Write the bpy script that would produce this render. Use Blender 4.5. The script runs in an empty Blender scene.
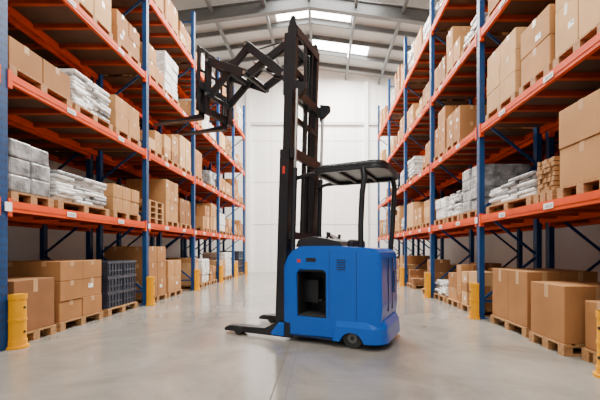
import bpy, bmesh, math, random
from mathutils import Matrix, Vector, noise
random.seed(11)
scene = bpy.context.scene
F = 335.0
# ------------------------------------------------------------------ materials
def mat(name, col, rough=0.5, metal=0.0, var=0.0, vscale=6.0, bump=0.0, bscale=30.0, col2=None, spec=None, stretch=None, emis=None, estr=0):
    m = bpy.data.materials.new(name); m.use_nodes = True
    nt = m.node_tree; n = nt.nodes; l = nt.links
    b = n['Principled BSDF']
    b.inputs['Base Color'].default_value = (*col, 1)
    b.inputs['Roughness'].default_value = rough
    b.inputs['Metallic'].default_value = metal
    if spec is not None: b.inputs['Specular IOR Level'].default_value = spec
    if emis:
        b.inputs['Emission Color'].default_value = (*emis, 1); b.inputs['Emission Strength'].default_value = estr
    geo = n.new('ShaderNodeNewGeometry')
    src = geo.outputs['Position']
    if stretch:
        mp = n.new('ShaderNodeMapping'); mp.inputs['Scale'].default_value = stretch
        l.new(src, mp.inputs['Vector']); src = mp.outputs['Vector']
    if var > 0 or col2:
        t = n.new('ShaderNodeTexNoise'); t.inputs['Scale'].default_value = vscale; t.inputs['Detail'].default_value = 4
        l.new(src, t.inputs['Vector'])
        r = n.new('ShaderNodeValToRGB')
        c2 = col2 if col2 else tuple(c*(1-var) for c in col)
        c1 = col if col2 else tuple(min(1, c*(1+var*0.5)) for c in col)
        r.color_ramp.elements[0].position = 0.35; r.color_ramp.elements[1].position = 0.65
        r.color_ramp.elements[0].color = (*c2, 1); r.color_ramp.elements[1].color = (*c1, 1)
        l.new(t.outputs['Fac'], r.inputs['Fac']); l.new(r.outputs['Color'], b.inputs['Base Color'])
    if bump > 0:
        t = n.new('ShaderNodeTexNoise'); t.inputs['Scale'].default_value = bscale; t.inputs['Detail'].default_value = 3
        l.new(src, t.inputs['Vector'])
        bp = n.new('ShaderNodeBump'); bp.inputs['Strength'].default_value = bump; bp.inputs['Distance'].default_value = 0.02
        l.new(t.outputs['Fac'], bp.inputs['Height']); l.new(bp.outputs['Normal'], b.inputs['Normal'])
    return m

M = {}
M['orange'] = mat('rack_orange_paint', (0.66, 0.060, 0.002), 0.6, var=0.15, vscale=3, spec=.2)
M['support_shaded'] = mat('rack_support_bar_shaded', (0.36, 0.042, 0.006), 0.6, var=0.2, vscale=3, spec=.2)  # rack orange darkened: under-shelf shade put into the crossbar colour
M['blue'] = mat('rack_blue_paint', (0.004, 0.040, 0.14), 0.5, var=0.15, vscale=3, spec=.3)
M['deck'] = mat('deck_board', (0.085, 0.036, 0.017), 0.8, var=0.3, vscale=2)
M['wood'] = mat('pallet_wood', (0.38, 0.19, 0.07), 0.8, var=0.35, vscale=5, stretch=(1, 6, 6))
M['cb1'] = mat('cardboard_a', (0.44, 0.22, 0.085), 0.8, var=0.15, vscale=2, spec=.2)
M['cb2'] = mat('cardboard_b', (0.34, 0.155, 0.057), 0.8, var=0.15, vscale=2, spec=.2)
M['cb3'] = mat('cardboard_c', (0.58, 0.34, 0.155), 0.8, var=0.15, vscale=2, spec=.2)
M['cb4'] = mat('cardboard_d', (0.25, 0.11, 0.045), 0.8, var=0.15, vscale=2, spec=.2)
M['tape'] = mat('packing_tape', (0.46, 0.27, 0.13), 0.3)
M['white'] = mat('label_paper', (0.85, 0.85, 0.83), 0.6)
M['ink'] = mat('label_ink', (0.03, 0.03, 0.03), 0.6)
M['wrap'] = mat('stretch_wrap', (0.78, 0.77, 0.75), 0.25, var=0.35, vscale=7, bump=0.7, bscale=14, stretch=(1, 1, 3))
M['wrapg'] = mat('stretch_wrap_grey', (0.30, 0.30, 0.31), 0.22, var=0.6, vscale=6, bump=0.7, bscale=14)
M['crate'] = mat('dark_plastic', (0.022, 0.028, 0.048), 0.35, var=0.3, vscale=10, bump=0.4, bscale=20)
M['yellow'] = mat('yellow_plastic', (0.74, 0.32, 0.0), 0.6, var=0.05, spec=.15)
M['tblue'] = mat('truck_blue_paint', (0.0, 0.095, 0.50), 0.26, var=0.03, vscale=2, spec=.35)
M['navy'] = mat('truck_navy_trim', (0.002, 0.02, 0.09), 0.4)
M['black'] = mat('black_steel', (0.012, 0.014, 0.018), 0.36, 0.2, var=0.2, vscale=5)
M['dark'] = mat('dark_plastic_trim', (0.009, 0.009, 0.010), 0.55)
M['steel'] = mat('bright_steel', (0.4, 0.4, 0.4), 0.3, 0.9)
M['rubber'] = mat('rubber', (0.02, 0.02, 0.02), 0.7)
M['hub'] = mat('wheel_hub_grey', (0.10, 0.10, 0.10), 0.5)
M['roofd'] = mat('roof_steel', (0.10, 0.105, 0.105), 0.5, var=0.1)
M['red'] = mat('red_paint', (0.5, 0.03, 0.015), 0.5)

# ------------------------------------------------------------------ mesh builder
class MB:
    def __init__(s): s.v=[]; s.f=[]; s.m=[]; s.mats=[]; s.sm=[]; s.T=Matrix.Identity(4)
    def mi(s, k):
        if k not in s.mats: s.mats.append(k)
        return s.mats.index(k)
    def add(s, vs, fs, k, smooth=False, X=None):
        o=len(s.v); T = s.T @ X if X is not None else s.T
        s.v += [tuple(T @ Vector(p)) for p in vs]
        i=s.mi(k)
        for f in fs: s.f.append(tuple(o+a for a in f)); s.m.append(i); s.sm.append(smooth)
    def box(s, x0,x1,y0,y1,z0,z1,k,X=None):
        if x0>x1:x0,x1=x1,x0
        if y0>y1:y0,y1=y1,y0
        if z0>z1:z0,z1=z1,z0
        s.add([(x0,y0,z0),(x1,y0,z0),(x1,y1,z0),(x0,y1,z0),(x0,y0,z1),(x1,y0,z1),(x1,y1,z1),(x0,y1,z1)],
              [(0,3,2,1),(4,5,6,7),(0,1,5,4),(1,2,6,5),(2,3,7,6),(3,0,4,7)],k,X=X)
    def cbox(s,x0,x1,y0,y1,z0,z1,k,c=0.02,X=None):
        if x0>x1:x0,x1=x1,x0
        if y0>y1:y0,y1=y1,y0
        bm=bmesh.new(); bmesh.ops.create_cube(bm,size=1)
        for v in bm.verts:
            v.co=Vector(((x0+x1)/2+v.co.x*(x1-x0),(y0+y1)/2+v.co.y*(y1-y0),(z0+z1)/2+v.co.z*(z1-z0)))
        c=min(c,(x1-x0)*.45,(y1-y0)*.45,(z1-z0)*.45)
        bmesh.ops.bevel(bm,geom=bm.edges[:],offset=c,segments=2,affect='EDGES',profile=0.5)
        bm.verts.index_update()
        s.add([v.co.copy() for v in bm.verts],[tuple(v.index for v in f.verts) for f in bm.faces],k,False,X)
        bm.free()
    def cyl(s,p,q,r,k,n=12,r2=None,caps=True):
        p=Vector(p);q=Vector(q);d=(q-p); r2=r if r2 is None else r2
        z=d.normalized(); a=Vector((1,0,0)) if abs(z.x)<.8 else Vector((0,1,0))
        u=z.cross(a).normalized(); w=z.cross(u)
        vs=[]
        for i in range(n):
            t=2*math.pi*i/n; vs.append(p+(u*math.cos(t)+w*math.sin(t))*r)
        for i in range(n):
            t=2*math.pi*i/n; vs.append(q+(u*math.cos(t)+w*math.sin(t))*r2)
        s.add(vs,[(i,(i+1)%n,n+(i+1)%n,n+i) for i in range(n)],k,True)
        if caps:
            s.add(vs,[tuple(range(n-1,-1,-1)),tuple(range(n,2*n))],k)
    def tube(s,pts,r,k,n=10):
        pts=[Vector(p) for p in pts]; rings=[]
        ref=None
        for i,p in enumerate(pts):
            d=(pts[min(i+1,len(pts)-1)]-pts[max(i-1,0)]).normalized()
            if ref is None:
                ref = d.cross(Vector((0,1,0))); 
                if ref.length<.2: ref=d.cross(Vector((1,0,0)))
            u=(ref-d*ref.dot(d)).normalized(); ref=u; w=d.cross(u)
            rings.append([p+(u*math.cos(2*math.pi*j/n)+w*math.sin(2*math.pi*j/n))*r for j in range(n)])
        vs=[v for R in rings for v in R]; fs=[]
        for i in range(len(pts)-1):
            for j in range(n):
                fs.append((i*n+j,i*n+(j+1)%n,(i+1)*n+(j+1)%n,(i+1)*n+j))
        s.add(vs,fs,k,True)
        s.add(vs,[tuple(range(n-1,-1,-1)),tuple((len(pts)-1)*n+j for j in range(n))],k)
    def prism_xz(s,prof,y0,y1,k):
        n=len(prof); vs=[(x,y0,z) for x,z in prof]+[(x,y1,z) for x,z in prof]
        s.add(vs,[tuple(range(n)),tuple(range(2*n-1,n-1,-1))]+[(i,n+i,n+(i+1)%n,(i+1)%n) for i in range(n)],k)
    def prism_xy(s,prof,z0,z1,k):
        n=len(prof); vs=[(x,y,z0) for x,y in prof]+[(x,y,z1) for x,y in prof]
        s.add(vs,[tuple(range(n)),tuple(range(2*n-1,n-1,-1))]+[(i,n+i,n+(i+1)%n,(i+1)%n) for i in range(n)],k)
    def bar(s,p,q,w,h,k):
        p=Vector(p);q=Vector(q);d=q-p;L=d.length;z=d.normalized()
        yv=Vector((0,1,0))
        if abs(z.dot(yv))>.95: yv=Vector((1,0,0))
        u=(yv-z*yv.dot(z)).normalized(); v=z.cross(u)
        X=Matrix((( u.x,v.x,z.x,p.x),(u.y,v.y,z.y,p.y),(u.z,v.z,z.z,p.z),(0,0,0,1)))
        s.box(-w/2,w/2,-h/2,h/2,0,L,k,X)
    def build(s,name,parent=None,bevel=0,recalc=True,seg=2):
        me=bpy.data.meshes.new(name); me.from_pydata(s.v,[],s.f)
        for k in s.mats: me.materials.append(M[k])
        me.polygons.foreach_set('material_index',s.m)
        me.polygons.foreach_set('use_smooth',s.sm)
        if recalc:
            bm=bmesh.new(); bm.from_mesh(me); bmesh.ops.recalc_face_normals(bm,faces=bm.faces); bm.to_mesh(me); bm.free()
        me.update()
        ob=bpy.data.objects.new(name,me); scene.collection.objects.link(ob)
        if parent: ob.parent=parent
        if bevel:
            b=ob.modifiers.new('bevel','BEVEL'); b.width=bevel; b.segments=seg; b.limit_method='ANGLE'; b.angle_limit=math.radians(35)
        return ob

# ------------------------------------------------------------------ dimensions
YB = 18.3
XL, XR = -3.8, 2.75
WL, WR = -6.5, 5.45
RD = 1.1
LEV = [1.80, 3.36, 5.02, 6.8]
RH = 8.3
colsL = [0.7, 4.0, 7.3, 10.0, 12.4, 14.5, 16.5]
colsR = [0.4, 3.15, 5.9, 8.5, 11.2, 13.95, 16.5]

# ------------------------------------------------------------------ shell
def concrete():
    m=bpy.data.materials.new('polished_concrete'); m.use_nodes=True
    nt=m.node_tree;n=nt.nodes;l=nt.links;b=n['Principled BSDF']
    g=n.new('ShaderNodeNewGeometry')
    t1=n.new('ShaderNodeTexNoise'); t1.inputs['Scale'].default_value=0.9; t1.inputs['Detail'].default_value=10; t1.inputs['Roughness'].default_value=.68; t1.inputs['Distortion'].default_value=.6
    t2=n.new('ShaderNodeTexNoise'); t2.inputs['Scale'].default_value=2.2; t2.inputs['Detail'].default_value=5
    l.new(g.outputs['Position'],t1.inputs['Vector']); l.new(g.outputs['Position'],t2.inputs['Vector'])
    r=n.new('ShaderNodeValToRGB'); r.color_ramp.elements[0].position=.32; r.color_ramp.elements[1].position=.68
    r.color_ramp.elements[0].color=(.16,.147,.126,1); r.color_ramp.elements[1].color=(.29,.27,.237,1)
    l.new(t1.outputs['Fac'],r.inputs['Fac'])
    l.new(r.outputs['Color'],b.inputs['Base Color'])
    mr=n.new('ShaderNodeMapRange'); mr.inputs['From Min'].default_value=.3; mr.inputs['From Max'].default_value=.7
    mr.inputs['To Min'].default_value=.10; mr.inputs['To Max'].default_value=.22
    l.new(t2.outputs['Fac'],mr.inputs['Value']); l.new(mr.outputs['Result'],b.inputs['Roughness'])
    b.inputs['Specular IOR Level'].default_value=.8
    return m
M['concrete']=concrete()
M['joint']=mat('floor_joint',(.09,.08,.07),.8)
M['wall']=mat('white_cladding',(.90,.89,.87),.6,var=.03,vscale=.8)
M['walld']=mat('cladding_seam',(.60,.60,.60),.6)
M['ceil']=mat('roof_sheet',(.40,.40,.385),.6,var=.06,vscale=.6)
M['sky']=mat('skylight_glazing',(.9,.9,.9),.4,emis=(1,.98,.94),estr=16)

YF=-5.0
mb=MB(); mb.box(WL-.2,WR+.2,YF,YB+.2,-.2,0,'concrete'); mb.build('floor')
mb=MB()
mb.box(-.42,-.411,YF,YB,0,.0012,'joint')
mb.box(-.30,-.295,YF,YB,0,.0012,'joint')
for y in (-1.5,8.5,13.5): mb.box(WL,WR,y,y+.01,0,.0012,'joint')
mb.build('trim_1')
RX=-.5; HR=11.1; HE=10.3
def roofz(x): return HR-(HR-HE)*abs(x-RX)/((RX-WL) if x<RX else (WR-RX))
mb=MB()
mb.prism_xz([(WL-.2,0),(WR+.2,0),(WR+.2,HE),(RX,HR),(WL-.2,HE)],YB,YB+.2,'wall')
mb.build('wall_back')
mb=MB()
for z in (2.6,4.9,7.15): mb.box(WL,WR,YB-.015,YB,z,z+.03,'walld')
mb.box(WL,WR,YB-.12,YB-.0,8.0,8.16,'walld')
x=WL+.3
while x<WR:
    mb.box(x,x+.02,YB-.008,YB,0,10.2,'walld'); x+=1.15
for x in (-4.0,-.75,2.4): mb.box(x-.1,x+.1,YB-.2,YB,0,10.3,'wall')
mb.build('trim_2')
mb=MB(); mb.box(WL-.2,WL,YF,YB,0,HE,'wall'); mb.build('wall_left')
mb=MB(); mb.box(WR,WR+.2,YF,YB,0,HE,'wall'); mb.build('wall_right')
mb=MB(); t=.15
mb.prism_xz([(WL-.2,HE),(RX,HR),(WR+.2,HE),(WR+.2,HE+t),(RX,HR+t),(WL-.2,HE+t)],YF,YB+.2,'ceil'); mb.build('ceiling')
mb=MB()
for y in (1.0,6.9,12.85,):
    for xa,xb in ((WL,RX),(RX,WR)):
        for dz,w,h in ((-.38,.03,.5),(-.14,.2,.03),(-.62,.2,.03)):
            mb.bar((xa,y,roofz(xa)+dz),(xb,y,roofz(xb)+dz),w,h,'roofd')
for y in (4.0,9.9,14.35,15.4,16.5,17.6):
    for xa,xb in ((WL,RX),(RX,WR)):
        mb.bar((xa,y,roofz(xa)-.1),(xb,y,roofz(xb)-.1),.07,.18,'roofd')
for x in (-4.2,-2.2,-.5,1.3,3.1):
    mb.bar((x,YF,roofz(x)-.3),(x,YB,roofz(x)-.3),.10,.16,'roofd')
mb.build('roof_frame')
n=0
for (x0,x1,y0,y1) in ((-1.9,-.55,13.05,14.2),(-.45,1.2,13.05,14.2),(-.45,2.2,15.5,16.4),(-1.9,-.6,9.95,12.7),(-.45,2.2,9.95,12.7),(-1.9,-.6,4.2,6.6),(-.45,2.2,4.2,6.6),(-1.9,-.6,-2,.6),(-.45,2.2,-2,.6)):
    n+=1; mb=MB()
    z0=roofz(x0)-.015; z1=roofz(x1)-.015
    mb.add([(x0,y0,z0),(x1,y0,z1),(x1,y1,z1),(x0,y1,z0),(x0,y0,z0+.01),(x1,y0,z1+.01),(x1,y1,z1+.01),(x0,y1,z0+.01)],
          [(0,3,2,1),(4,5,6,7),(0,1,5,4),(1,2,6,5),(2,3,7,6),(3,0,4,7)],'sky')
    mb.build('window_%d'%n)

# ------------------------------------------------------------------ racks
def rack(name, xf, s, cols):
    mb=MB()
    def P(d): return xf+s*d
    for row in (0,1):
        o=row*(RD+.12)
        f=.0+o; r=RD+o
        for y in cols:
            for d in (f,r-.1):
                mb.box(P(d),P(d+.09),y-.05,y+.05,0.01,RH,'blue')
                mb.box(P(d),P(d+.14),y-.08,y+.08,0,.012,'blue')
            if row==0:
                z=.25
                while z<RH:
                    if z<5.5 and y<9:
                        for dy in (-.022,.022): mb.box(P(-.001),P(.003),y+dy-.007,y+dy+.007,z,z+.03,'dark')
                    z+=.1
            z=.3; flip=False
            while z<RH-.9:
                a,bb=(f+.05,r-.05) if not flip else (r-.05,f+.05)
                mb.bar((P(a),y,z),(P(bb),y,z+.8),.03,.04,'blue'); z+=.8; flip=not flip
            for z in (.3,RH-.3): mb.bar((P(f+.05),y,z),(P(r-.05),y,z),.03,.04,'blue')
        for a,b in zip(cols[:-1],cols[1:]):
            for z in LEV:
                for d in (f-.0,r-.05):
                    mb.box(P(d),P(d+.05),a+.05,b-.05,z-.13,z,'orange')
                    mb.box(P(d-.006),P(d+.0),a+.05,b-.05,z-.085,z-.045,'orange') 
                for yy in (a+.05,b-.05):
                    sg=1 if yy<(a+b)/2 else -1
                    mb.box(P(f-.012),P(f+.06),yy-.001*sg,yy+sg*.05,z-.19,z+.03,'orange')
                nb=6
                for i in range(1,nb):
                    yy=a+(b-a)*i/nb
                    mb.box(P(f+.05),P(r-.05),yy-.03,yy+.03,z-.09,z-.02,'support_shaded')
                mb.box(P(f+.05),P(r-.05),a+.06,b-.06,z-.02,z-.002,'deck')
        if row==0:
            for i,(a,b) in enumerate(zip(cols[:-1],cols[1:])):
                for z in LEV[:3]:
                    for fr in (.3,.68):
                        yy=a+(b-a)*fr
                        mb.box(P(-.012),P(-.006),yy,yy+.17,z-.10,z-.03,'white')
                        for k in range(6): mb.box(P(-.0135),P(-.012),yy+.02+k*.022,yy+.028+k*.022,z-.09,z-.05,'ink')
                yy=a; 
                mb.box(P(-.018),P(-.012),a+.0,a+.09,LEV[0]-.13,LEV[0]-.02,'white')
    return mb.build(name,recalc=False)
rack('pallet_rack',XL,-1,colsL)
rack('pallet_rack',XR,1,colsR)

def protector(x,y,s,h=.62):
    mb=MB()
    R=.085; prof=[]
    for i in range(13):
        t=math.pi*i/12; prof.append((R*math.sin(t)*1.0, -R*math.cos(t)))
    outer=[(px+.035,py) for px,py in prof]+[(.0,R),(.0,R-.02)]
    inner=[((R-.02)*math.sin(math.pi*i/12)+.035,-(R-.02)*math.cos(math.pi*i/12)) for i in range(12,-1,-1)]
    pr=outer+inner+[(.0,-R+.02),(.0,-R)]
    mp=[(x-s*a,y+b) for a,b in pr]
    mb.prism_xy(mp,0.0,h,'yellow')
    def band(z0,z1,g):
        o=[(x-s*((R+g)*math.sin(math.pi*i/12)+.035),y-(R+g)*math.cos(math.pi*i/12)) for i in range(13)]+[(x-s*.0,y+R+g),(x-s*.0,y-R-g)]
        mb.prism_xy(o,z0,z1,'yellow')
    band(0,.03,.03); band(.03,.10,.008); band(h-.06,h,.008); band(h*.5,h*.5+.03,.006)
    for z in (h*.3,h*.75): mb.cyl((x-s*(R+.03),y,z),(x-s*(R+.042),y,z),.016,'dark',8)
    return mb.build('rack_post_protector')
for y in colsL: protector(XL+.022,y+(.12 if y==4.0 else 0),-1,.66 if y==4.0 else .62)
for y in colsR: protector(XR-.022,y,1)

# ------------------------------------------------------------------ goods
def pallet(mb,P,y0,y1,z,d0,d1):
    h=.13
    for d in (d0,(d0+d1)/2-.05,d1-.1):
        for y in (y0,(y0+y1)/2-.05,y1-.1):
            mb.box(P(d),P(d+.1),y,y+.1,z+.018,z+h-.036,'wood')
    for y in (y0,(y0+y1)/2-.05,y1-.1): mb.box(P(d0),P(d1),y,y+.1,z,z+.018,'wood')
    for y in (y0,(y0+y1)/2-.05,y1-.1): mb.box(P(d0),P(d1),y,y+.1,z+h-.036,z+h-.02,'wood')
    n=6
    for i in range(n):
        d=d0+(d1-d0-.09)*i/(n-1)
        mb.box(P(d),P(d+.09),y0,y1,z+h-.02,z+h,'wood')
    return z+h
CB=['cb1','cb2','cb3','cb1','cb2','cb4']
def carton(mb,P,d0,d1,y0,y1,z0,z1,k,hero=False):
    if hero:
        mb.cbox(P(d0),P(d1),y0,y1,z0,z1,k,c=.008)
    else: mb.box(P(d0),P(d1),y0,y1,z0,z1,k)
    ym=(y0+y1)/2; w=min(.035,(y1-y0)*.08); e=.0015
    mb.box(P(d0-e),P(d0),ym-w,ym+w,z1-(z1-z0)*.25,z1,'tape')
    mb.box(P(d0-e),P(d1),ym-w,ym+w,z1,z1+e,'tape')
    dm=(d0+d1)/2
    mb.box(P(dm-w),P(dm+w),y0-e,y0,z1-(z1-z0)*.25,z1,'tape')
    if random.random()<.25 and (z1-z0)>.2:
        a=y0+(y1-y0)*random.uniform(.08,.3); zz=z0+(z1-z0)*random.uniform(.15,.5)
        mb.box(P(d0-e),P(d0),a,a+min(.11,(y1-y0)*.25),zz,zz+.07,'white')
        mb.box(P(d0-e*1.5),P(d0-e),a+.01,a+.05,zz+.04,zz+.055,'ink')
def load(mb,xf,s,y0,y1,z,kind,h,d0=.04,d1=1.04,pal=True,hero=False,k=None,n=None):
    P=lambda d: xf+s*d
    if pal: z=pallet(mb,P,y0,y1,z,d0,d1)
    z+=.002; y0+=.01;y1-=.01; d0+=.015
    if kind=='box':
        k=k or random.choice(CB)
        if n: ny,nz,nd=n
        else:
            ny=random.choice((1,2,2,3)); nz=max(1,round(h/random.choice((.28,.36,.45)))); nd=random.choice((2,2,3))
        hy=(y1-y0)/ny; hz=h/nz; hd=(d1-d0)/nd
        for c in range(nz):
            if c==nz-1 and nz>1 and random.random()<.45 and not n: skip=random.randint(0,ny-1)
            else: skip=-1
            for a in range(ny):
                if a==skip and ny>1: continue
                for b in range(nd):
                    if b>0 and b<nd-1 and c<nz-1: continue
                    j=random.uniform(-.008,.008)
                    kk=k if (hero or random.random()<.8) else random.choice(CB)
                    carton(mb,P,d0+b*hd+.004+j*(b==0),d0+(b+1)*hd-.004,y0+a*hy+.004,y0+(a+1)*hy-.004,z+c*hz+.001,z+(c+1)*hz-.002,kk,hero)
    elif kind=='mixed':
        cuts=[0]+sorted(random.uniform(.25,.75) for _ in range(random.choice((1,1,2))))+[1]
        for a,b in zip(cuts[:-1],cuts[1:]):
            ya=y0+(y1-y0)*a; yb=y0+(y1-y0)*b
            if yb-ya<.12: continue
            for (da,db) in ((d0,(d0+d1)/2),((d0+d1)/2,d1)):
                top=z+h*random.uniform(.45,1); zz=z; ins=random.uniform(.0,.05)
                while zz<top-.12:
                    hh=min(random.choice((.18,.25,.32,.42)),top-zz)
                    carton(mb,P,da+.004+ins,db-.004,ya+.004,yb-.004,zz+.001,zz+hh-.002,random.choice(CB)); zz+=hh
    elif kind in('wrap','wrapg'):
        nz=max(2,round(h/.22)); hz=h/nz
        for c in range(nz):
            ny=2
            for a in range(ny):
                j=random.uniform(-.02,.02)
                mb.cbox(P(d0+.02+j),P(d1-.02),y0+a*(y1-y0)/ny+.003,y0+(a+1)*(y1-y0)/ny-.003,z+c*hz,z+(c+1)*hz+.004,kind,c=.025)
    elif kind=='bags':
        t=.055; nz=max(3,int(h/t))
        for c in range(nz):
            ny=2 if c%2 else 3
            for a in range(ny):
                for b in range(2):
                    j=random.uniform(-.035,.035); jy=random.uniform(-.01,.01)
                    hy=(y1-y0)/ny; hd=(d1-d0)/2
                    if c==nz-1 and random.random()<.4: continue
                    mb.cbox(P(d0+b*hd+.03+j),P(d0+(b+1)*hd-.01),y0+a*hy+jy+.012,y0+(a+1)*hy+jy-.012,z+c*t,z+(c+1)*t+.006,'wrap' if random.random()<.75 else 'wrapg',c=.022)
    elif kind=='crate':
        nz=max(2,round(h/.3)); hz=h/nz
        for c in range(nz):
            for a in range(2):
                ya=y0+a*(y1-y0)/2+.005; yb=y0+(a+1)*(y1-y0)/2-.005
                mb.box(P(d0+.02),P(d1-.02),ya+.01,yb-.01,z+c*hz,z+(c+1)*hz-.03,'crate')
                mb.box(P(d0),P(d1),ya,yb,z+(c+1)*hz-.045,z+(c+1)*hz-.002,'crate')
                for q in range(5):
                    yy=ya+(yb-ya)*(q+.5)/5; mb.box(P(d0+.005),P(d0+.02),yy-.012,yy+.012,z+c*hz+.02,z+(c+1)*hz-.03,'crate')
                mb.box(P(d0+.004),P(d0+.02),ya+.02,yb-.02,z+c*hz+.1,z+c*hz+.12,'crate')
    elif kind=='pallets':
        z-=.002
        for i in range(int(h/.132)): 
            pallet(mb,P,y0,y1,z,d0-.015,d1); z+=.131
    elif kind=='wood':
        for c in range(int(h/.06)):
            for a in range(5):
                yy=y0+(y1-y0)*a/5; mb.box(P(d0+random.uniform(0,.04)),P(d1),yy+.01,yy+(y1-y0)/5-.01,z+c*.06,z+c*.06+.05,'wood')

NM={'box':'cardboard_box_pallet','mixed':'cardboard_box_pallet','wrap':'stretch_wrapped_pallet','wrapg':'stretch_wrapped_pallet','bags':'stacked_sacks_pallet','crate':'plastic_crate_pallet','pallets':'wooden_pallet_stack','wood':'timber_pallet'}
def hero(xf,s,y0,y1,z,kind,h,**kw):
    mb=MB(); load(mb,xf,s,y0,y1,z,kind,h,hero=True,**kw)
    mb.build(NM[kind],recalc=False)
G=0.002
hero(XL,-1,4.16,4.82,0,'box',.68,k='cb4',n=(1,1,1),pal=True,d0=.02,d1=.75)
hero(XL,-1,4.92,5.88,0,'box',.90,k='cb2',n=(2,3,2))
hero(XL,-1,6.02,6.98,0,'crate',.86)
hero(XL,-1,4.14,4.80,LEV[0]+G,'wrapg',.66)
hero(XL,-1,4.88,6.05,LEV[0]+G,'bags',.44)
hero(XL,-1,6.18,7.08,LEV[0]+G,'box',.50,k='cb1',n=(3,2,2))
hero(XL,-1,4.12,5.15,LEV[1]+G,'box',.36,k='cb2',n=(2,1,2))
hero(XL,-1,5.22,6.15,LEV[1]+G,'bags',.56)
hero(XL,-1,6.25,7.1,LEV[1]+G,'box',.62,k='cb1',n=(2,2,2))
hero(XL,-1,4.15,5.1,LEV[2]+G,'box',.4,k='cb1',n=(2,1,2))
hero(XL,-1,5.2,6.15,LEV[2]+G,'box',.85,k='cb3',n=(2,2,2))
hero(XL,-1,6.3,7.1,LEV[2]+G,'box',.6,k='cb2',n=(2,2,2))
hero(XL,-1,7.42,8.3,0,'box',1.15,k='cb2',n=(2,3,2))
hero(XL,-1,8.4,9.2,0,'box',.8,k='cb1',n=(2,2,2))
hero(XR,1,3.27,3.68,0,'box',.52,k='cb2',n=(1,1,1),d0=.10,d1=.9)
hero(XR,1,3.78,4.42,0,'box',.66,k='cb2',n=(1,1,1),d0=-.02,d1=.78)
hero(XR,1,4.58,5.55,0,'box',.77,k='cb2',n=(2,1,2))
hero(XR,1,3.27,3.98,LEV[0]+G,'box',.90,k='cb1',n=(1,2,1))
hero(XR,1,4.06,4.42,LEV[0]+G,'wood',.42)
hero(XR,1,4.48,5.70,LEV[0]+G,'bags',.34)
hero(XR,1,3.3,4.05,LEV[1]+G,'box',1.1,k='cb3',n=(2,2,2))
hero(XR,1,4.12,4.75,LEV[1]+G,'box',.75,k='cb1',n=(1,2,1))
hero(XR,1,4.85,5.72,LEV[1]+G,'box',.95,k='cb3',n=(2,3,2))
hero(XR,1,3.3,4.1,LEV[2]+G,'box',.9,k='cb1',n=(2,2,2))
hero(XR,1,4.2,5.7,LEV[2]+G,'box',.8,k='cb2',n=(3,2,2))
def fill(xf,s,cols,heroes):
    mb=MB()
    for row in (0,1):
        o=row*(RD+.12)
        for bi,(a,b) in enumerate(zip(cols[:-1],cols[1:])):
            for li,z in enumerate([0]+LEV):
                if row==0 and (bi,li) in heroes: continue
                if row==1 and li==0 and random.random()<.25: continue
                nn=3 if (b-a)>2.3 else 2
                w=(b-a-.16)/nn
                for i in range(nn):
                    if random.random()<(.07 if row==0 else .3): continue
                    y0=a+.08+i*w+.03; y1=y0+w-.06-random.uniform(0,.06)
                    kind=random.choices(['box','mixed','bags','wrap','wrapg','crate','pallets','wood'],[7,7,2.2,1.2,1.4,.7,.9,.4])[0]
                    h=random.uniform(.4,1.05)
                    if kind in('bags','pallets','wood'): h*=.7
                    if bi==0 and cols is colsL and row==0 and li<2: continue
                    load(mb,xf+s*o,s,y0,y1,z+(G if z else 0),kind,h)
    return mb.build('palletised_goods',recalc=False)
fill(XL,-1,colsL,{(1,0),(1,1),(1,2),(1,3),(2,0)})
fill(XR,1,colsR,{(1,0),(1,1),(1,2),(1,3)})

# ------------------------------------------------------------------ REACH TRUCK
A=Vector((.69,3.91)); ang=math.radians(156)
fw=Vector((math.cos(ang),math.sin(ang))); far=Vector((math.sin(ang)*1.0, -math.cos(ang)*1.0))
W=.5
truck=bpy.data.objects.new('reach_truck',None); scene.collection.objects.link(truck)
truck.location=(A.x+far.x*W, A.y+far.y*W, 0); truck.rotation_euler=(0,0,ang)

def rrect(x0,x1,y0,y1,rr,rf,n=8):
    pts=[]
    for cx,cy,r,a0 in ((x1-rf,y1-rf,rf,0),(x0+rr,y1-rr,rr,90),(x0+rr,y0+rr,rr,180),(x1-rf,y0+rf,rf,270)):
        for i in range(n+1):
            t=math.radians(a0+90*i/n); pts.append((cx+r*math.cos(t),cy+r*math.sin(t)))
    return pts
def boolean(o,c,op):
    m=o.modifiers.new('b','BOOLEAN'); m.operation=op; m.object=c; m.solver='EXACT'
    bpy.context.view_layer.update()
    dg=bpy.context.evaluated_depsgraph_get(); me=bpy.data.meshes.new_from_object(o.evaluated_get(dg))
    o.modifiers.clear(); o.data=me; bpy.data.objects.remove(c)
mb=MB()
prof=[(0.03,.12),(0.0,.5),(0.012,1.10),(.03,1.17),(.07,1.21),(.14,1.225),(.36,1.235),(.50,1.25),(1.02,1.25),(1.10,1.235),(1.18,1.19),(1.25,1.11),(1.31,.99),(1.35,.84),(1.36,.7),(1.36,.2),(1.32,.1)]
mb.prism_xz(prof,-.7,.7,'tblue'); body=mb.build('body_shell')
mb=MB(); mb.prism_xy(rrect(-.05,1.37,-.5,.5,.20,.12,12),-.2,2,'tblue'); c=mb.build('c'); boolean(body,c,'INTERSECT')
mb=MB(); mb.prism_xz([(.70,.34),(1.11,.34),(1.12,.90),(1.08,.95),(.74,.95),(.70,.91)],.1,.9,'dark'); c=mb.build('c'); boolean(body,c,'DIFFERENCE')
mb=MB(); mb.prism_xy(rrect(.42,1.0,-.38,.36,.06,.06),.98,1.5,'dark'); c=mb.build('c'); boolean(body,c,'DIFFERENCE')
mb=MB(); mb.cyl((.36,.30,.09),(.36,.8,.09),.16,'dark',24); c=mb.build('c'); boolean(body,c,'DIFFERENCE')
body.parent=truck
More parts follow.
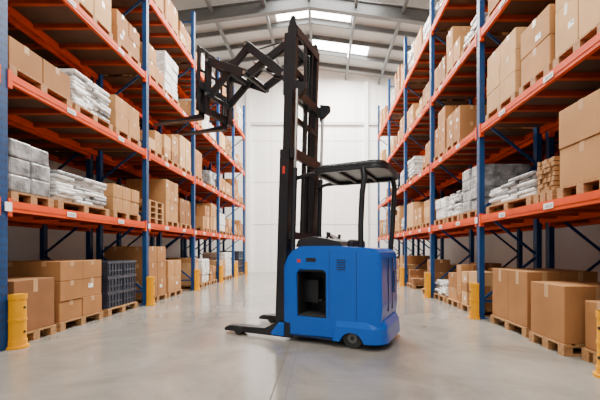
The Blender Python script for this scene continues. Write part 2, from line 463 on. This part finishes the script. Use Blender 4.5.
b=body.modifiers.new('bevel','BEVEL'); b.width=.028; b.segments=3; b.limit_method='ANGLE'; b.angle_limit=math.radians(40)
for p in body.data.polygons: p.use_smooth=False
mb=MB()
lo=rrect(-.06,.62,-.53,.53,.22,.04,12); hi=rrect(-.045,.60,-.52,.52,.20,.04,12); tp=rrect(.0,.58,-.498,.498,.19,.04,12)
n=len(lo); vs=[(x,y,.08) for x,y in lo]+[(x,y,.26) for x,y in hi]+[(x,y,.34) for x,y in tp]
fs=[tuple(range(n-1,-1,-1)),tuple(range(2*n,3*n))]
for k in (0,1):
    fs+=[(k*n+i,k*n+(i+1)%n,(k+1)*n+(i+1)%n,(k+1)*n+i) for i in range(n)]
mb.add(vs,fs,'tblue'); sk=mb.build('bumper_skirt')
mb=MB(); mb.cyl((.36,.30,.04),(.36,.8,.04),.16,'dark',24); c=mb.build('c'); boolean(sk,c,'DIFFERENCE')
sk.parent=truck
b=sk.modifiers.new('bevel','BEVEL'); b.width=.01; b.segments=2; b.limit_method='ANGLE'
mb=MB()
mb.box(.655,.66,.4985,.502,.34,1.2,'dark')
mb.box(.30,.305,.4985,.502,.34,1.18,'dark')
mb.box(-.004,.004,-.12,-.108,.42,1.10,'dark'); mb.box(-.004,.004,.108,.12,.42,1.10,'dark')
mb.box(-.008,.01,-.27,-.21,.62,.92,'navy')
mb.box(.70,1.12,.1,.12,.34,.95,'dark')
mb.box(.69,.712,.11,.485,.345,.94,'dark'); mb.box(1.10,1.122,.11,.485,.345,.90,'dark'); mb.box(.72,1.1,.11,.485,.925,.945,'dark')
mb.box(.72,1.1,.14,.485,.342,.36,'rubber')
mb.box(.78,.82,.16,.46,.55,.57,'black')
mb.box(.90,1.1,.14,.3,.5,.8,'black')
for i in range(5): mb.box(.44,.56,.4995,.503,.95+i*.03,.962+i*.03,'dark')
mb.box(.84,.98,.4995,.503,1.05,1.10,'dark')
mb.box(1.06,1.11,.4995,.503,1.04,1.08,'red')
mb.box(.62,1.33,-.49,.49,.075,.10,'navy')
mb.box(.05,1.3,-.30,.30,.05,.13,'dark')
mb.build('body_trim',truck)
mb=MB()
mb.cyl((.36,.36,.125),(.36,.475,.125),.125,'rubber',28); mb.cyl((.36,.475,.125),(.36,.482,.125),.06,'hub',20)
mb.cyl((.36,.482,.125),(.36,.488,.125),.025,'black',12)
mb.cyl((.36,-.36,.125),(.36,-.47,.125),.125,'rubber',28)
mb.build('drive_wheel',truck)
mb=MB()
mb.cbox(.45,.78,-.3,.25,1.0,1.20,'dark',c=.04)
mb.cbox(.42,.52,-.3,.25,1.1,1.34,'dark',c=.04)
mb.cbox(.80,1.16,-.36,.40,1.22,1.30,'dark',c=.03)
mb.prism_xz([(.50,1.24),(1.18,1.24),(1.14,1.33),(.95,1.38),(.76,1.35),(.56,1.31)],-.3,.42,'dark')
mb.cyl((.84,.2,1.3),(.80,.2,1.40),.018,'black',10); mb.cyl((.80,.2,1.40),(.79,.2,1.44),.03,'dark',12)
mb.cyl((.80,-.1,1.33),(.78,-.1,1.36),.13,'black',24); mb.cyl((.74,-.06,1.36),(.735,-.06,1.42),.022,'dark',10)
for i in range(3): mb.cyl((1.0,.0+i*.07,1.33),(.99,.0+i*.07,1.42),.009,'black',8); 
mb.build('cockpit',truck,bevel=.008)
mb=MB()
zc=2.18
x0,x1=-.04,.93
mb.prism_xy(rrect(x0,x1,-.46,.46,.18,.12),zc+.045,zc+.085,'black')
mb.prism_xy(rrect(x0+.03,x1-.05,-.43,.43,.15,.10),zc+.085,zc+.11,'black')
fr=rrect(x0,x1,-.46,.46,.18,.12); inn=rrect(x0+.06,x1-.06,-.40,.40,.12,.08)
n=len(fr)
vs=[(x,y,zc) for x,y in fr]+[(x,y,zc+.046) for x,y in fr]+[(x,y,zc) for x,y in inn]+[(x,y,zc+.046) for x,y in inn]
fs=[]
for i in range(n):
    j=(i+1)%n
    fs+=[(i,j,n+j,n+i),(2*n+i,3*n+i,3*n+j,2*n+j),(n+i,n+j,3*n+j,3*n+i),(i,2*n+i,2*n+j,j)]
mb.add(vs,fs,'black')
for x in (.28,.58): mb.box(x,x+.04,-.41,.41,zc+.01,zc+.046,'dark')
mb.build('overhead_guard',truck,bevel=.008)
mb=MB()
mb.tube([(.27,.42,1.1),(.27,.43,1.5),(.25,.435,1.9),(.22,.44,2.08),(.24,.43,2.20)],.037,'black')
mb.tube([(.10,-.42,1.1),(.07,-.43,1.5),(.05,-.435,1.9),(.04,-.44,2.08),(.06,-.43,2.20)],.037,'black')
for y in (-.36,.36): mb.tube([(.88,y,2.20),(1.05,y,2.20),(1.22,y,2.16)],.028,'black')
mb.build('guard_posts',truck)
mb=MB()
for sy in (1,-1):
    ya,yb=(.36,.50) if sy>0 else (-.50,-.36)
    mb.prism_xz([(1.2,.04),(1.2,.26),(1.42,.24),(1.62,.135),(2.22,.12),(2.30,.085),(2.31,.04)],ya,yb,'black')
    mb.cyl((2.06,ya-.005,.065),(2.06,yb+.005,.065),.065,'rubber',20)
    mb.cyl((2.06,yb+.005,.065),(2.06,yb+.01,.065),.03,'black',12)
    mb.box(1.2,2.2,(ya+.0 if sy<0 else ya-.03),(yb+.03 if sy<0 else yb),.10,.125,'black')
mb.box(1.34,1.46,-.4,.4,.08,.22,'black')
mb.build('outrigger_legs',truck,bevel=.012)
mb=MB(); 
mb.prism_xz([(1.3,.06),(1.3,.24),(1.38,.24),(1.50,.10),(1.50,.06)],.498,.52,'tblue')
mb.build('side_skirt',truck,bevel=.01)
# mast
mast=bpy.data.objects.new('mast',None); scene.collection.objects.link(mast); mast.parent=truck
mast.location=(1.39,-.01,.1); mast.rotation_euler=(0,math.radians(-1.8),0)
H=4.14
def channel(mb,x,y,z0,z1,s,dx=.15,dy=.06,t=.018,k='black'):
    mb.box(x-dx/2,x+dx/2,y,y+s*t,z0,z1,k)
    mb.box(x-dx/2,x-dx/2+t,y,y-s*dy,z0,z1,k)
    mb.box(x+dx/2-t,x+dx/2,y,y-s*dy,z0,z1,k)
mb=MB()
for s in (1,-1):
    channel(mb,0.0,s*.47,0,2.45,s,dx=.14,dy=.055)
    channel(mb,0.0,s*.41,.3,3.3,s,dx=.13,dy=.05)
    channel(mb,0.0,s*.355,.6,H,s,dx=.13,dy=.05)
    mb.cyl((-.13,s*.42,.2),(-.13,s*.42,2.2),.036,'black',14); mb.cyl((-.13,s*.42,2.2),(-.13,s*.42,3.25),.022,'steel',12)
    for j in (0,.022): mb.box(-.09,-.086,s*.12+j,s*.12+j+.012,.8,4.0,'dark')
mb.build('mast_rails',mast)
mb=MB()
def cross(z,w,x=-.11,h=.12,t=.03): mb.box(x,x+t,-w,w,z,z+h,'black')
cross(.1,.46,-.12,.25); cross(1.25,.47,-.12,.10); cross(2.33,.48,-.13,.14,.05)
cross(3.16,.42,-.13,.12,.05)
cross(H-.12,.36,-.08,.12,.04); cross(2.85,.36,-.08,.08)
for s in (1,-1):
    mb.prism_xz([(-.10,3.1),(-.26,3.24),(-.26,3.32),(-.10,3.36)],s*.43,s*.37,'black')
mb.cyl((-.03,-.05,.3),(-.03,-.05,2.2),.045,'black',14); mb.cyl((-.03,-.05,2.2),(-.03,-.05,3.2),.028,'black',14)
mb.cyl((0,-.36,H),(0,.36,H),.05,'black',16)
for y in (.06,.12): mb.tube([(-.08,y,.5),(-.08,y,2.0),(-.09,y,3.0),(-.06,y,H-.1),(0,y,H+.05),(.06,y,H-.05)],.010,'rubber',6)
for y in (-.13,.13): mb.cyl((0,y-.02,H-.05),(0,y+.02,H-.05),.07,'dark',18)
for s in (1,-1):
    mb.prism_xz([(-.07,H),(-.03,H+.14),(.02,H+.14),(.06,H)],s*.33,s*.375,'black')
mb.box(-.02,.02,.488,.492,2.12,2.22,'red')
mb.build('mast_crossmembers',mast,bevel=.003)
mb=MB()
cx=.11
for s in (1,-1):
    mb.box(cx-.04,cx+.03,s*.34,s*.26,3.25,4.10,'black')
for z in (3.28,3.66,4.0): mb.box(cx-.02,cx+.03,-.34,.34,z,z+.09,'black')
D=1.44
pts={'mT':(cx+.05,4.02),'mB':(cx+.05,3.56),'cT':(cx+.72,4.12),'cB':(cx+.72,3.70),'fT':(cx+D,4.02),'fB':(cx+D,3.50)}
def lk(a,b,y,h=.115):
    p,q=pts[a],pts[b]; mb.bar((p[0],y,p[1]),(q[0],y,q[1]),.045,h,'black')
for s in (1,-1):
    lk('mB','cT',s*.28); lk('mT','cB',s*.225); lk('cT','fB',s*.225); lk('cB','fT',s*.28)
for k,(x,z) in pts.items():
    mb.cyl((x,-.31,z),(x,.31,z),.04,'black',14)
    for s in (1,-1): mb.cyl((x,s*.31,z),(x,s*.32,z),.026,'steel',10)
for x,z in ((cx+.37,3.85),(cx+1.07,3.83)):
    mb.cyl((x,-.30,z),(x,.30,z),.05,'black',14)
for s in (.1,-.1): 
    mb.cyl((cx+.02,s,3.62),(cx+.45,s,3.80),.035,'black',12); mb.cyl((cx+.45,s,3.80),(cx+.7,s,3.95),.02,'steel',12)
mb.tube([(cx,.0,4.1),(cx+.3,.0,4.22),(cx+.7,.0,4.2),(cx+1.1,.0,4.16),(cx+D,.0,4.05)],.014,'rubber',6)
mb.build('scissor_reach',mast,bevel=.006)
mb=MB()
fx=cx+D
for s in (1,-1):
    mb.box(fx,fx+.06,s*.30,s*.22,3.2,4.15,'black')
    mb.box(fx+.06,fx+.10,s*.42,s*.37,3.25,4.2,'black')
for y in (-.13,0,.13): mb.box(fx+.07,fx+.10,y-.015,y+.015,3.6,4.2,'black')
for z in (3.22,3.56): mb.box(fx+.04,fx+.10,-.42,.42,z,z+.11,'black')
for z in (3.85,4.18): mb.box(fx+.07,fx+.10,-.42,.42,z,z+.035,'black')
mb.cyl((fx,-.1,3.3),(fx,-.1,3.6),.04,'black',12)
for s in (1,-1):
    y=s*.27
    mb.prism_xz([(fx+.10,3.14),(fx+.10,3.68),(fx+.145,3.68),(fx+.145,3.20),(fx+.5,3.185),(fx+1.15,3.165),(fx+1.15,3.155),(fx+.5,3.14),(fx+.13,3.13)],y-.05,y+.05,'black')
mb.build('fork_carriage',mast,bevel=.005)

# ------------------------------------------------------------------ lights
w=bpy.data.worlds.new('w'); scene.world=w; w.use_nodes=True
w.node_tree.nodes['Background'].inputs['Color'].default_value=(1,.97,.91,1)
w.node_tree.nodes['Background'].inputs['Strength'].default_value=.55
def area(x,y,z,sx,sy,p,rot=(0,0,0),col=(1,.95,.87)):
    l=bpy.data.lights.new('skylight_and_fill_lamp','AREA'); l.shape='RECTANGLE'; l.size=sx; l.size_y=sy; l.energy=p; l.color=col
    o=bpy.data.objects.new('skylight_and_fill_lamp',l); o.location=(x,y,z); o.rotation_euler=rot; scene.collection.objects.link(o)
area(-.5,3,9.9,3,4,560); area(-.5,8.5,9.9,3,4,800); area(-.5,12.0,9.9,3.0,1.2,800)
area(-.4,13.6,10.6,2.5,.9,900); area(.9,15.95,10.6,2.4,.8,1100)
area(-.5,-2.5,6.5,6,3,300,(math.radians(50),0,0))  # unseen front fill lamp added behind the camera, not a skylight

cam=bpy.data.cameras.new('cam'); co=bpy.data.objects.new('cam',cam); scene.collection.objects.link(co)
co.location=(0,0,1.2); co.rotation_euler=(math.radians(90),0,0)
cam.sensor_width=36; cam.lens=36*F/600; cam.shift_x=-22/600; cam.shift_y=50/600
cam.clip_start=.05
scene.camera=co
